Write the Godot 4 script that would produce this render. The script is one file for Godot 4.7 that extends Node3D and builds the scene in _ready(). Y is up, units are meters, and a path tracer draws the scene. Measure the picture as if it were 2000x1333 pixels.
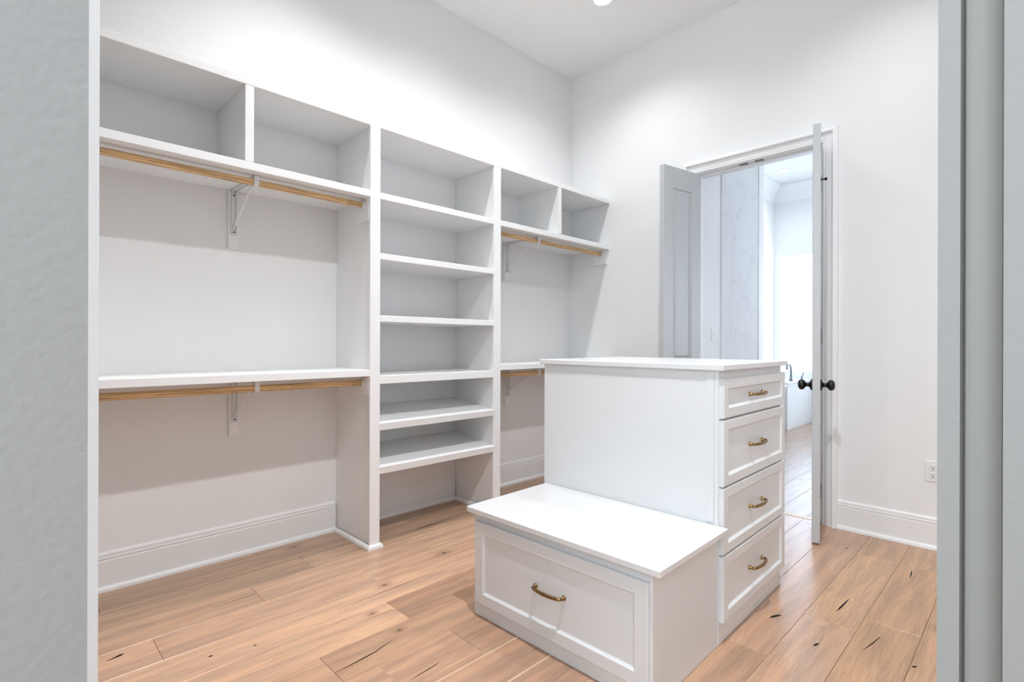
extends Node3D
# A walk-in closet seen from its entry: shelving on the left wall, a stepped drawer island,
# a pair of doors standing open to a bright bathroom.
# Plan axes: u runs along the shelving wall, v away from it; in the world x = u and z = -v.

const CAM_H := 1.17
const CEIL := 3.655
const WALL_A := 3.085      # face of the shelving wall (v)
const WALL_B := 3.80       # face of the door wall (u)
const CONE := 70.0
const CONE_SOFT := 0.85
const E := {"bath": 1.6, "bath_side": 2.2, "hall": 7.6, "c1": 1.1, "c2": 1.15, "c3": 1.75, "c4": 5.9, "c5": 1.3, "c6": 0.15, "b1": 0.5, "b2": 0.8}   # lamp energies
const SHELF_V := 2.645     # front of the shelving (v)

var M := {}
var rng := RandomNumberGenerator.new()

# ------------------------------------------------------------------ helpers
func P(u: float, y: float, v: float) -> Vector3:
	return Vector3(u, y, -v)

func begin() -> SurfaceTool:
	var st := SurfaceTool.new()
	st.begin(Mesh.PRIMITIVE_TRIANGLES)
	st.set_smooth_group(-1)
	return st

func tri(st: SurfaceTool, a: Vector3, b: Vector3, c: Vector3, out: Vector3) -> void:
	# front faces run clockwise: turn the triangle so that it faces `out`
	if (b - a).cross(c - a).dot(out) > 0.0:
		var t := b
		b = c
		c = t
	for p in [a, b, c]:
		st.add_vertex(p)

func quad(st: SurfaceTool, a: Vector3, b: Vector3, c: Vector3, d: Vector3, out: Vector3) -> void:
	tri(st, a, b, c, out)
	tri(st, a, c, d, out)

func bx(st: SurfaceTool, lo: Vector3, hi: Vector3, bevel := 0.0, xf := Transform3D()) -> void:
	# a box with chamfered edges
	var l := Vector3(minf(lo.x, hi.x), minf(lo.y, hi.y), minf(lo.z, hi.z))
	var h := Vector3(maxf(lo.x, hi.x), maxf(lo.y, hi.y), maxf(lo.z, hi.z))
	var c := (l + h) / 2.0
	var e := (h - l) / 2.0
	var b := minf(bevel, minf(e.x, minf(e.y, e.z)) * 0.9)
	var v := func(s: Vector3, keep: int) -> Vector3:
		var q := Vector3(s.x * (e.x - b), s.y * (e.y - b), s.z * (e.z - b))
		q[keep] = s[keep] * e[keep]
		return xf * (c + q)
	for ax in 3:
		var i := (ax + 1) % 3
		var j := (ax + 2) % 3
		for s in [-1.0, 1.0]:
			var cs := []
			for k in [[-1, -1], [1, -1], [1, 1], [-1, 1]]:
				var q := Vector3()
				q[ax] = s
				q[i] = k[0]
				q[j] = k[1]
				cs.append(v.call(q, ax))
			var n := Vector3()
			n[ax] = s
			quad(st, cs[0], cs[1], cs[2], cs[3], xf.basis * n)
	if b <= 0.0:
		return
	for ax in 3:
		var i := (ax + 1) % 3
		var j := (ax + 2) % 3
		for s in [-1.0, 1.0]:
			for t in [-1.0, 1.0]:
				var p := Vector3()
				p[ax] = -1.0
				p[i] = s
				p[j] = t
				var q := p
				q[ax] = 1.0
				var n := Vector3()
				n[i] = s
				n[j] = t
				quad(st, v.call(p, i), v.call(q, i), v.call(q, j), v.call(p, j), xf.basis * n)
	for s in [-1.0, 1.0]:
		for t in [-1.0, 1.0]:
			for w in [-1.0, 1.0]:
				var p := Vector3(s, t, w)
				tri(st, v.call(p, 0), v.call(p, 1), v.call(p, 2), xf.basis * p)

func box_uv(st: SurfaceTool, u0: float, u1: float, y0: float, y1: float, v0: float, v1: float, bevel := 0.0) -> void:
	bx(st, P(u0, y0, v0), P(u1, y1, v1), bevel)

func sweep(st: SurfaceTool, rings: Array, closed := false, caps := true) -> void:
	# rings: arrays of points of one closed outline each; faces turn away from the ring's centre line
	var n: int = rings[0].size()
	var m := rings.size()
	for r in (m if closed else m - 1):
		var a: Array = rings[r]
		var b: Array = rings[(r + 1) % m]
		var ca := Vector3()
		var area := Vector3()
		for k in n:
			ca += a[k] / n
		for k in n:
			area += (a[k] - ca).cross(a[(k + 1) % n] - ca)
		var along := Vector3()
		for k in n:
			along += (b[k] - a[k]) / n
		var flip := 1.0 if area.dot(along) > 0.0 else -1.0
		for k in n:
			var j := (k + 1) % n
			var mid: Vector3 = (a[j] + b[j] - a[k] - b[k]) / 2.0
			quad(st, a[k], a[j], b[j], b[k], mid.cross(along) * flip)
	if closed or not caps:
		return
	for r in [0, m - 1]:
		var ring: Array = rings[r]
		var other: Array = rings[1 if r == 0 else m - 2]
		var out: Vector3 = ring[0] - other[0]
		var nrm := Vector3()
		for k in n:
			nrm += (ring[k] - ring[0]).cross(ring[(k + 1) % n] - ring[0])
		nrm = nrm.normalized()
		var ex: Vector3 = (ring[1] - ring[0]).normalized()
		var ey := nrm.cross(ex)
		var flat := PackedVector2Array()
		for k in n:
			flat.append(Vector2((ring[k] - ring[0]).dot(ex), (ring[k] - ring[0]).dot(ey)))
		var idx := Geometry2D.triangulate_polygon(flat)
		for k in range(0, idx.size(), 3):
			tri(st, ring[idx[k]], ring[idx[k + 1]], ring[idx[k + 2]], out)

func extrude(st: SurfaceTool, prof: Array, a: Vector3, b: Vector3, ex: Vector3, ey: Vector3) -> void:
	# a flat outline carried in a straight line from a to b
	var r0 := []
	var r1 := []
	for p in prof:
		r0.append(a + ex * p[0] + ey * p[1])
		r1.append(b + ex * p[0] + ey * p[1])
	sweep(st, [r0, r1])

func tube(st: SurfaceTool, pts: Array, radii: Array, sides := 12, squash := Vector2(1, 1)) -> void:
	var rings := []
	var up := Vector3.UP
	for k in pts.size():
		var d: Vector3 = (pts[mini(k + 1, pts.size() - 1)] - pts[maxi(k - 1, 0)]).normalized()
		if absf(d.dot(up)) > 0.95:
			up = Vector3.RIGHT if absf(d.x) < 0.9 else Vector3.BACK
		var ex := d.cross(up).normalized()
		var ey := ex.cross(d).normalized()
		up = ey
		var ring := []
		for s in sides:
			var t := TAU * s / sides
			ring.append(pts[k] + (ex * cos(t) * squash.x + ey * sin(t) * squash.y) * float(radii[k]))
		rings.append(ring)
	sweep(st, rings)

func lathe(st: SurfaceTool, prof: Array, at: Vector3, axis: Vector3, sides := 24) -> void:
	# prof: [radius, distance along the axis]
	axis = axis.normalized()
	var ex := axis.cross(Vector3.UP if absf(axis.y) < 0.9 else Vector3.RIGHT).normalized()
	var ey := axis.cross(ex)
	var rings := []
	for p in prof:
		var ring := []
		for s in sides:
			var t := TAU * s / sides
			ring.append(at + axis * float(p[1]) + (ex * cos(t) + ey * sin(t)) * maxf(p[0], 0.0002))
		rings.append(ring)
	for r in rings.size() - 1:
		for k in sides:
			var j := (k + 1) % sides
			var a: Vector3 = rings[r][k]
			var b: Vector3 = rings[r + 1][k]
			var t2 := TAU * (k + 0.5) / sides
			var radial := ex * cos(t2) + ey * sin(t2)
			var dr: float = prof[r + 1][0] - prof[r][0]
			var dz: float = prof[r + 1][1] - prof[r][1]
			quad(st, a, rings[r][j], rings[r + 1][j], b, radial * dz - axis * dr)

func commit(st: SurfaceTool, called: String, m: Material, parent: Node = self, smooth := false) -> MeshInstance3D:
	if smooth:
		st.index()
	st.generate_normals()
	var o := MeshInstance3D.new()
	o.name = called
	o.mesh = st.commit()
	o.material_override = m
	parent.add_child(o, true)
	return o

func begin_smooth() -> SurfaceTool:
	var st := SurfaceTool.new()
	st.begin(Mesh.PRIMITIVE_TRIANGLES)
	st.set_smooth_group(0)
	return st

func tag(o: Node, label: String, category: String, group := "", kind := "") -> Node:
	o.set_meta("label", label)
	o.set_meta("category", category)
	if group:
		o.set_meta("group", group)
	if kind:
		o.set_meta("kind", kind)
	return o

func structure(o: Node, label: String, category: String) -> Node:
	return tag(o, label, category, "", "structure")

func thing(called: String, at: Vector3, label: String, category: String, group := "") -> Node3D:
	var o := Node3D.new()
	o.name = called
	o.position = at
	add_child(o, true)
	tag(o, label, category, group)
	return o

# ------------------------------------------------------------------ materials
func paint(c: Color, rough: float, spec := 0.5) -> StandardMaterial3D:
	var m := StandardMaterial3D.new()
	m.albedo_color = c
	m.roughness = rough
	m.metallic_specular = spec
	return m

func lin(r: float, g: float, b: float) -> Color:
	return Color(r, g, b).linear_to_srgb()

func wood_image(seed_: int, w: int, h: int) -> Image:
	# oak: wavy cathedral figure, fine pores, a few brown knots; lengths in metres
	var n1 := FastNoiseLite.new()
	n1.seed = seed_
	n1.frequency = 1.0
	n1.fractal_octaves = 2
	var n2 := FastNoiseLite.new()
	n2.seed = seed_ + 7
	n2.frequency = 1.0
	n2.fractal_octaves = 2
	var n3 := FastNoiseLite.new()
	n3.seed = seed_ + 19
	n3.frequency = 1.0
	n3.fractal_octaves = 1
	var r := RandomNumberGenerator.new()
	r.seed = seed_ * 31 + 5
	var knots := []
	for k in (1 if seed_ % 2 else 0):
		knots.append(Vector3(r.randf_range(0.15, 2.25), r.randf_range(0.03, 0.165), r.randf_range(0.006, 0.016)))
	var centre := r.randf_range(0.02, 0.17)
	var data := PackedByteArray()
	data.resize(w * h * 3)
	var at := 0
	for j in h:
		var y := 0.193 * j / h
		for i in w:
			var x := 2.4 * i / w
			var yy := y
			var dark := 0.0
			for k in knots:
				var dx: float = (x - k.x) * 0.55
				var dy: float = y - k.y
				var d2 := dx * dx + dy * dy
				var kr: float = k.z
				if d2 < kr * kr * 40.0:
					var f := exp(-d2 / (kr * kr * 4.0))
					yy += signf(dy) * f * kr * 0.9
					dark += 0.16 * f + 0.75 * exp(-d2 / (kr * kr * 0.12))
			var warp := n1.get_noise_2d(x * 0.9, yy * 5.0)
			var ring := sin(TAU * (absf(yy - centre) * 40.0 + warp * 2.2 + x * 0.25))
			var pore := n2.get_noise_2d(x * 4.0, yy * 420.0)
			var broad := n3.get_noise_2d(x * 1.3 + 40.0, yy * 16.0)
			var g := 1.0 + 0.016 * ring + 0.06 * pore + 0.075 * broad
			if pore < -0.38:
				g -= 0.07
			g *= 1.0 - clampf(dark, 0.0, 0.8)
			var warmth := 0.03 * broad + dark * 0.06
			data[at] = int(clampf(240.0 * g * (1.0 + warmth * 0.2), 0, 255))
			data[at + 1] = int(clampf(199.0 * g * (1.0 - warmth * 0.3), 0, 255))
			data[at + 2] = int(clampf(163.0 * g * (1.0 - warmth), 0, 255))
			at += 3
	return Image.create_from_data(w, h, false, Image.FORMAT_RGB8, data)

func marble_image(w: int, h: int) -> Image:
	var n1 := FastNoiseLite.new()
	n1.seed = 11
	n1.frequency = 1.0
	n1.fractal_octaves = 4
	var n2 := FastNoiseLite.new()
	n2.seed = 23
	n2.frequency = 1.0
	n2.fractal_octaves = 3
	var im := Image.create(w, h, false, Image.FORMAT_RGB8)
	for j in h:
		for i in w:
			var x := 1.0 * i / w
			var y := 2.5 * j / h
			var a := n1.get_noise_2d(x * 1.6 + y * 0.9, y * 1.2 - x)
			var vein := pow(1.0 - clampf(absf(a) * 7.0, 0.0, 1.0), 3.0)
			var cloud := n2.get_noise_2d(x * 2.0, y * 1.4)
			var g := 0.90 + 0.02 * cloud - 0.035 * vein
			im.set_pixel(i, j, Color(g, g, g * 1.006))
	return im

func make_materials() -> void:
	M.wall = paint(lin(0.89, 0.89, 0.89), 0.7, 0.35)
	M.ceiling = paint(lin(0.89, 0.89, 0.885), 0.85, 0.3)
	M.trim = paint(lin(0.90, 0.90, 0.90), 0.4, 0.5)
	M.shelf = paint(lin(0.94, 0.94, 0.94), 0.42, 0.5)
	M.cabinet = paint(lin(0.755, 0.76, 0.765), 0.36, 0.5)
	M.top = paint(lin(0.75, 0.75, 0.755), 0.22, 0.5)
	M.door = paint(lin(0.53, 0.54, 0.55), 0.4, 0.5)  # the doors are white; their shade is put into this grey
	M.band_shade = paint(lin(0.34, 0.32, 0.29), 0.6, 0.3)  # strip in the wall groove; dim warm light put into its colour
	M.gap = paint(Color(0.16, 0.15, 0.14), 0.9, 0.2)
	var peel := FastNoiseLite.new()
	peel.seed = 3
	peel.frequency = 0.06
	peel.fractal_octaves = 3
	var peel_t := NoiseTexture2D.new()
	peel_t.noise = peel
	peel_t.width = 512
	peel_t.height = 512
	peel_t.seamless = true
	M.textured_wall = paint(lin(0.31, 0.295, 0.28), 0.6, 0.4)  # shade put into the colour: darkened against the strong hall fill
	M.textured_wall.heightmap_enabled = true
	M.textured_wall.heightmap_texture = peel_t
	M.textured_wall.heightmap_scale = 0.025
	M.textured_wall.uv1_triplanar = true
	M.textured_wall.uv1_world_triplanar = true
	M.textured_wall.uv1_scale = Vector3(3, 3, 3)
	M.wood = []
	for k in 5:
		var m := paint(Color.WHITE, 0.27, 0.5)
		m.albedo_texture = ImageTexture.create_from_image(wood_image(101 + k * 13, 1024, 128))
		m.vertex_color_use_as_albedo = true
		M.wood.append(m)
	M.crack = paint(Color(0.10, 0.075, 0.06), 0.6, 0.3)
	M.sapwood = paint(Color(0.86, 0.73, 0.60), 0.34, 0.5)
	M.rod = paint(Color.WHITE, 0.5, 0.4)
	M.rod.albedo_texture = ImageTexture.create_from_image(rod_image())
	M.brass = paint(Color(0.56, 0.45, 0.30), 0.30, 0.5)
	M.brass.metallic = 1.0
	M.black = paint(Color(0.035, 0.032, 0.03), 0.3, 0.5)
	M.chrome = paint(Color(0.50, 0.51, 0.53), 0.12, 0.5)
	M.chrome.metallic = 1.0
	M.steel = paint(Color(0.93, 0.93, 0.94), 0.4, 0.5)
	M.plastic = paint(Color(0.93, 0.93, 0.92), 0.3, 0.5)
	M.slot = paint(Color(0.10, 0.10, 0.10), 0.5, 0.4)
	M.tub = paint(Color(0.93, 0.94, 0.94), 0.12, 0.5)
	M.marble = paint(Color.WHITE, 0.1, 0.5)
	M.marble.albedo_texture = ImageTexture.create_from_image(marble_image(200, 500))
	M.lamp = paint(Color.WHITE, 0.6, 0.3)
	M.lamp.emission_enabled = true
	M.lamp.emission = Color(1.0, 0.985, 0.96)
	M.lamp.emission_energy_multiplier = 4.0
	M.frosted = paint(Color.WHITE, 0.6, 0.3)
	M.frosted.emission_enabled = true
	M.frosted.emission = Color(0.80, 0.90, 1.0)
	M.frosted.emission_energy_multiplier = 2.5
	M.screw = paint(Color(0.30, 0.30, 0.30), 0.4, 0.5)

func rod_image() -> Image:
	# finger-jointed pine: long tan streaks round the pole
	var n := FastNoiseLite.new()
	n.seed = 5
	n.frequency = 1.0
	n.fractal_octaves = 3
	var im := Image.create(512, 64, false, Image.FORMAT_RGB8)
	for j in 64:
		for i in 512:
			var s := n.get_noise_2d(i * 0.006, j * 0.32)
			var p := n.get_noise_2d(i * 0.02 + 50.0, j * 0.9)
			var g := 1.0 + 0.22 * s + 0.10 * p
			if s < -0.26:
				g -= 0.18
			im.set_pixel(i, j, Color(0.88 * g, 0.73 * g, 0.54 * g))
	return im

# ------------------------------------------------------------------ build
func _ready() -> void:
	rng.seed = 4711
	# --- camera
	var cam := Camera3D.new()
	cam.name = "camera"
	cam.basis = Basis(Vector3.UP, -0.7771) * Basis(Vector3.BACK, 0.0029)
	cam.position = Vector3(0, CAM_H, 0)
	cam.projection = Camera3D.PROJECTION_FRUSTUM
	cam.near = 0.05
	cam.far = 60.0
	cam.size = 0.05 * 1333.0 / 1010.0
	cam.frustum_offset = Vector2(0, 0.05 * 4.9 / 1010.0)
	add_child(cam)
	cam.current = true
	# --- environment: a plain daylight sky outside the closed rooms
	var env := Environment.new()
	env.background_mode = Environment.BG_SKY
	var sky := Sky.new()
	var sm := ProceduralSkyMaterial.new()
	sm.sky_top_color = Color(0.45, 0.62, 0.85)
	sm.sky_horizon_color = Color(0.82, 0.88, 0.94)
	sm.ground_bottom_color = Color(0.35, 0.36, 0.33)
	sm.ground_horizon_color = Color(0.7, 0.74, 0.76)
	sky.sky_material = sm
	env.sky = sky
	env.tonemap_mode = Environment.TONE_MAPPER_LINEAR
	env.tonemap_exposure = 1.05
	env.sdfgi_enabled = true
	env.ssao_enabled = true
	env.ssil_enabled = true
	var we := WorldEnvironment.new()
	we.name = "world_environment"
	we.environment = env
	add_child(we)
	make_materials()
	# --- large lights: bathroom window daylight, an added unseen bathroom fill, an added hallway fill
	area_light("bath_window_light", P(8.70, 1.65, 1.87), P(7.0, 1.65, 1.87), Vector2(1.94, 1.8), E.bath, Color(0.84, 0.91, 1.0))
	area_light("bath_side_fill_light", P(6.9, 1.55, -1.14), P(6.9, 1.55, 0), Vector2(2.2, 1.6), E.bath_side, Color(0.97, 0.985, 1.0))
	area_light("hall_fill_light", P(-1.50, 2.0, -0.25), P(0, 1.9, -0.25), Vector2(1.6, 2.4), E.hall, Color(0.88, 0.95, 1.0))  # frontal fill added in the unseen hallway
	# --- structure
	build_shell()
	build_floor()
	build_door()
	build_baseboards()
	# --- things
	build_cans()
	build_shelving()
	build_rods_and_brackets()
	build_island()
	build_small()
	build_bathroom()

func area_light(called: String, at: Vector3, to: Vector3, size: Vector2, e: float, c: Color) -> void:
	var l := AreaLight3D.new()
	l.name = called
	l.area_size = size
	l.light_energy = e
	l.light_color = c
	l.area_normalize_energy = true
	l.shadow_enabled = true
	l.area_range = 20.0
	l.area_attenuation = 2.0
	add_child(l)
	l.look_at_from_position(at, to, Vector3.UP)

func build_shell() -> void:
	var st := begin()
	box_uv(st, -1.7, 3.94, 0, CEIL, WALL_A, WALL_A + 0.14)
	structure(commit(st, "wall_back", M.wall), "smooth white painted wall behind the built-in shelving", "wall")
	# door wall with its opening
	st = begin()
	box_uv(st, WALL_B, 3.94, 0, CEIL, 1.87, WALL_A)
	box_uv(st, WALL_B, 3.94, 0, CEIL, -0.57, 0.965)
	box_uv(st, WALL_B, 3.94, 2.495, CEIL, 0.965, 1.87)
	structure(commit(st, "wall_end", M.wall), "white painted wall around the open double doors", "wall")
	st = begin()
	box_uv(st, -0.065, WALL_B, 0, CEIL, -0.57, -0.45)
	structure(commit(st, "wall_front", M.wall), "white closet wall facing the shelving, outside the photo", "wall")
	# entry wall on the left: its end has a rounded corner and stands close to the camera
	var plan := [Vector2(-0.065, 0.55), Vector2(0.0498, 0.55), Vector2(0.0498, 0.60), Vector2(0.0575, 0.60), Vector2(0.0575, WALL_A), Vector2(-0.065, WALL_A)]
	var st2 := begin()
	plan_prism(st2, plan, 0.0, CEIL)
	structure(commit(st2, "wall_left", M.textured_wall), "end of the entry wall, greyed to stand for shade, along the left edge of the photo", "wall")
	# corner strip on that wall end; room light put into its white colour
	st2 = begin()
	plan_prism(st2, [Vector2(0.0498, 0.5502), Vector2(0.0572, 0.5560), Vector2(0.0576, 0.5570), Vector2(0.0576, 0.60), Vector2(0.0498, 0.60)], 0.0, CEIL)
	structure(commit(st2, "trim_lit_corner", M.cabinet), "narrow corner strip whitened to show room light, beside the darkened wall at the left edge of the photo", "moulding")
	# short return wall on the right of the entry, with an added groove that makes a dim band
	plan = []
	var slot := [Vector2(0.80, 0.0845), Vector2(0.80, 0.0640), Vector2(0.845, 0.0640), Vector2(0.845, 0.0270), Vector2(0.795, 0.0270), Vector2(0.795, -0.45), Vector2(0.93, -0.45), Vector2(0.93, 0.0845)]
	for p in slot:
		plan.append(p)
	st2 = begin()
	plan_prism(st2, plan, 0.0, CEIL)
	structure(commit(st2, "wall_right", M.textured_wall), "textured wall end, darkened in colour for shade, with an added vertical groove, at the right edge of the photo", "wall")
	# added strip in the groove; its colour paints a warm dim band
	st = begin()
	box_uv(st, 0.838, 0.844, 0.004, 2.45, 0.0285, 0.0625, 0.001)
	structure(commit(st, "door_3", M.band_shade), "added warm grey strip inside the wall groove, coloured to paint a dimly lit band at the right edge of the photo", "door")
	# hallway behind the camera
	st = begin()
	box_uv(st, -1.82, -1.70, 0, CEIL, -1.3, WALL_A + 0.14)
	box_uv(st, -1.70, -0.065, 0, CEIL, -1.3, -1.18)
	box_uv(st, -0.185, -0.065, 0, CEIL, -1.18, -0.57)
	structure(commit(st, "wall_hall", M.wall), "plain white hallway walls behind the camera, outside the photo", "wall")
	st = begin()
	box_uv(st, -1.82, 9.0, CEIL, CEIL + 0.12, -1.3, WALL_A + 0.14)
	structure(commit(st, "ceiling", M.ceiling), "flat white ceiling with recessed lights", "ceiling")

func plan_prism(st: SurfaceTool, plan: Array, y0: float, y1: float) -> void:
	var a := []
	var b := []
	for p in plan:
		a.append(P(p.x, y0, p.y))
		b.append(P(p.x, y1, p.y))
	sweep(st, [a, b])

# ------------------------------------------------------------------ floor
func plank(parent: Node, u0: float, u1: float, v0: float, v1: float, tint: Color, which: int, off: float) -> MeshInstance3D:
	var g := 0.0005
	var b := 0.0012
	var y0 := -0.015
	var st := SurfaceTool.new()
	st.begin(Mesh.PRIMITIVE_TRIANGLES)
	st.set_smooth_group(-1)
	u0 += g
	u1 -= g
	v0 += g
	v1 -= g
	var put := func(u: float, y: float, v: float) -> void:
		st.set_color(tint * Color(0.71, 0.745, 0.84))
		st.set_uv(Vector2((u - u0) / 2.4 + off, (v - v0) / 0.193))
		st.add_vertex(P(u, y, v))
	var face := func(c: Array, out: Vector3) -> void:
		var o: Array = c
		var pa := P(c[0][0], c[0][1], c[0][2])
		var pb := P(c[1][0], c[1][1], c[1][2])
		var pc := P(c[2][0], c[2][1], c[2][2])
		if (pb - pa).cross(pc - pa).dot(out) > 0.0:
			o = [c[3], c[2], c[1], c[0]]
		for k in [0, 1, 2, 0, 2, 3]:
			put.call(o[k][0], o[k][1], o[k][2])
	face.call([[u0 + b, 0, v0 + b], [u1 - b, 0, v0 + b], [u1 - b, 0, v1 - b], [u0 + b, 0, v1 - b]], Vector3.UP)
	face.call([[u0, -b, v0], [u1, -b, v0], [u1 - b, 0, v0 + b], [u0 + b, 0, v0 + b]], Vector3(0, 1, 1))
	face.call([[u0, -b, v1], [u1, -b, v1], [u1 - b, 0, v1 - b], [u0 + b, 0, v1 - b]], Vector3(0, 1, -1))
	face.call([[u0, -b, v0], [u0, -b, v1], [u0 + b, 0, v1 - b], [u0 + b, 0, v0 + b]], Vector3(-1, 1, 0))
	face.call([[u1, -b, v0], [u1, -b, v1], [u1 - b, 0, v1 - b], [u1 - b, 0, v0 + b]], Vector3(1, 1, 0))
	face.call([[u0, y0, v0], [u1, y0, v0], [u1, -b, v0], [u0, -b, v0]], Vector3(0, 0, 1))
	face.call([[u0, y0, v1], [u1, y0, v1], [u1, -b, v1], [u0, -b, v1]], Vector3(0, 0, -1))
	face.call([[u0, y0, v0], [u0, y0, v1], [u0, -b, v1], [u0, -b, v0]], Vector3(-1, 0, 0))
	face.call([[u1, y0, v0], [u1, y0, v1], [u1, -b, v1], [u1, -b, v0]], Vector3(1, 0, 0))
	return commit(st, "plank", M.wood[which], parent)

func mark(parent: Node, called: String, m: Material, pts: Array, y := 0.0004) -> void:
	# a sliver of a given width along a path: a filled crack or a pale streak in a plank; pts: [u, v, half width]
	var st := begin()
	for k in pts.size() - 1:
		var a: Array = pts[k]
		var b: Array = pts[k + 1]
		var d := Vector2(b[0] - a[0], b[1] - a[1]).normalized()
		var n := Vector2(-d.y, d.x)
		quad(st, P(a[0] + n.x * a[2], y, a[1] + n.y * a[2]), P(b[0] + n.x * b[2], y, b[1] + n.y * b[2]), P(b[0] - n.x * b[2], y, b[1] - n.y * b[2]), P(a[0] - n.x * a[2], y, a[1] - n.y * a[2]), Vector3.UP)
	commit(st, called, m, parent)

func build_floor() -> void:
	var st := begin()
	box_uv(st, -1.82, 9.0, -0.12, -0.016, -1.3, WALL_A + 0.14)
	var fl := commit(st, "floor", M.gap)
	structure(fl, "wide plank oak floor in warm honey tones with dark cracks", "floor")
	var rows := {}   # row number -> list of [u0, u1, node]
	# end joints that the photograph shows, by row (row 0 starts at v = 0.517)
	var joints := {
		12: [0.30, 1.9, 3.3], 11: [1.155, 2.9], 10: [0.845, 2.55], 9: [0.423, 2.2], 8: [2.0], 7: [1.235, 3.1], 6: [0.84, 2.6], 5: [1.30, 3.0], 4: [0.95, 2.4],
		3: [1.6, 3.2], 2: [0.7, 2.3], 1: [2.047], 0: [0.9, 2.484, 3.41], -1: [1.2, 2.62, 3.41], -2: [1.9, 3.2], -3: [0.8, 2.7], -4: [1.5], -5: [0.6, 2.2], 13: [1.0, 2.6],
	}
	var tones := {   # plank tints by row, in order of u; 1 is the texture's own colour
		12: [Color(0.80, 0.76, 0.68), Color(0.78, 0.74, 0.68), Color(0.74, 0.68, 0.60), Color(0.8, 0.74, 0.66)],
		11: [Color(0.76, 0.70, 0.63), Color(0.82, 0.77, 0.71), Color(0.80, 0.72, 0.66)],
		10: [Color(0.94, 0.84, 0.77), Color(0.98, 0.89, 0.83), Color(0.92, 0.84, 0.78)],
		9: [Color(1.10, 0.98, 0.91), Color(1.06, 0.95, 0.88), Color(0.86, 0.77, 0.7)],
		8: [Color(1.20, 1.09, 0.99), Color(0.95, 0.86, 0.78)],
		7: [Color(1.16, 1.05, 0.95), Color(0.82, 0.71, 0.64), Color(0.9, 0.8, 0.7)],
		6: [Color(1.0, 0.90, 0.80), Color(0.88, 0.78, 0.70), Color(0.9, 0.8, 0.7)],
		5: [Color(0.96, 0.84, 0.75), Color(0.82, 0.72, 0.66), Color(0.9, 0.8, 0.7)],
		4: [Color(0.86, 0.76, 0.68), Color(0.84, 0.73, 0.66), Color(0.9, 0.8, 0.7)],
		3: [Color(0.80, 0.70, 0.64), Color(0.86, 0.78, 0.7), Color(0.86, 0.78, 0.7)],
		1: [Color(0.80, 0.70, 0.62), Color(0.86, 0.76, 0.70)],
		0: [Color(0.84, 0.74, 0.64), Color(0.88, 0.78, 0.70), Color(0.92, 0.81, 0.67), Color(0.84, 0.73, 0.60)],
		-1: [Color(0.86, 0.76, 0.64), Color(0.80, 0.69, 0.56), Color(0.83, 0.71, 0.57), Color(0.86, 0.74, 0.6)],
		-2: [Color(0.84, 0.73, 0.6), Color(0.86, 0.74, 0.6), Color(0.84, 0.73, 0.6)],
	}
	for k in range(-9, 14):
		var v0 := 0.517 + 0.193 * k
		var v1 := minf(v0 + 0.193, WALL_A)
		var cut := []
		var start := -1.70
		var cs: Array = joints.get(k, [])
		if v0 < -0.45:
			cs = [-0.5]
		var ends := cs.duplicate()
		if v0 >= -0.46:
			ends.append(3.845)
		else:
			ends.append(-0.07)
		if start < -0.9 and v0 >= -0.46:
			ends.insert(0, -0.62 + 0.31 * (k % 3))
		for e in ends:
			cut.append([start, e])
			start = e
		rows[k] = []
		var i := 0
		for c in cut:
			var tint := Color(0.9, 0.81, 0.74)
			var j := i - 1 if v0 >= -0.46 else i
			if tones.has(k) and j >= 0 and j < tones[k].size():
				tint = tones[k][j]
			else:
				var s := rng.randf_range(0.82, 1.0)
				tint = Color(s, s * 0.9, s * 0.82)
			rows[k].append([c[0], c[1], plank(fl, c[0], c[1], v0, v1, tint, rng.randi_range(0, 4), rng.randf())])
			i += 1
	# the bathroom's paler planks
	for k in range(-5, 14):
		var v0 := 0.517 + 0.193 * k
		var us := [3.865, 5.0 + 0.5 * (((k % 3) + 3) % 3), 7.0 + 0.3 * (((k % 4) + 4) % 4), 8.88]
		for i in 3:
			plank(fl, us[i], us[i + 1], v0, minf(v0 + 0.193, 2.98), Color(0.70, 0.68, 0.66), (k + i + 20) % 5, rng.randf())
	st = begin()
	extrude(st, [[0, 0], [0.045, 0], [0.04, 0.004], [0.005, 0.004]], P(3.832, -0.001, 1.85), P(3.832, -0.001, 0.985), Vector3.RIGHT, Vector3.UP)
	var on := func(k: int, u: float) -> Node:
		for r in rows[k]:
			if u >= r[0] and u <= r[1]:
				return r[2]
		return rows[k][0][2]
	structure(commit(st, "trim_threshold", M.sapwood), "thin pale wooden threshold strip under the double doors", "threshold")
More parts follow.
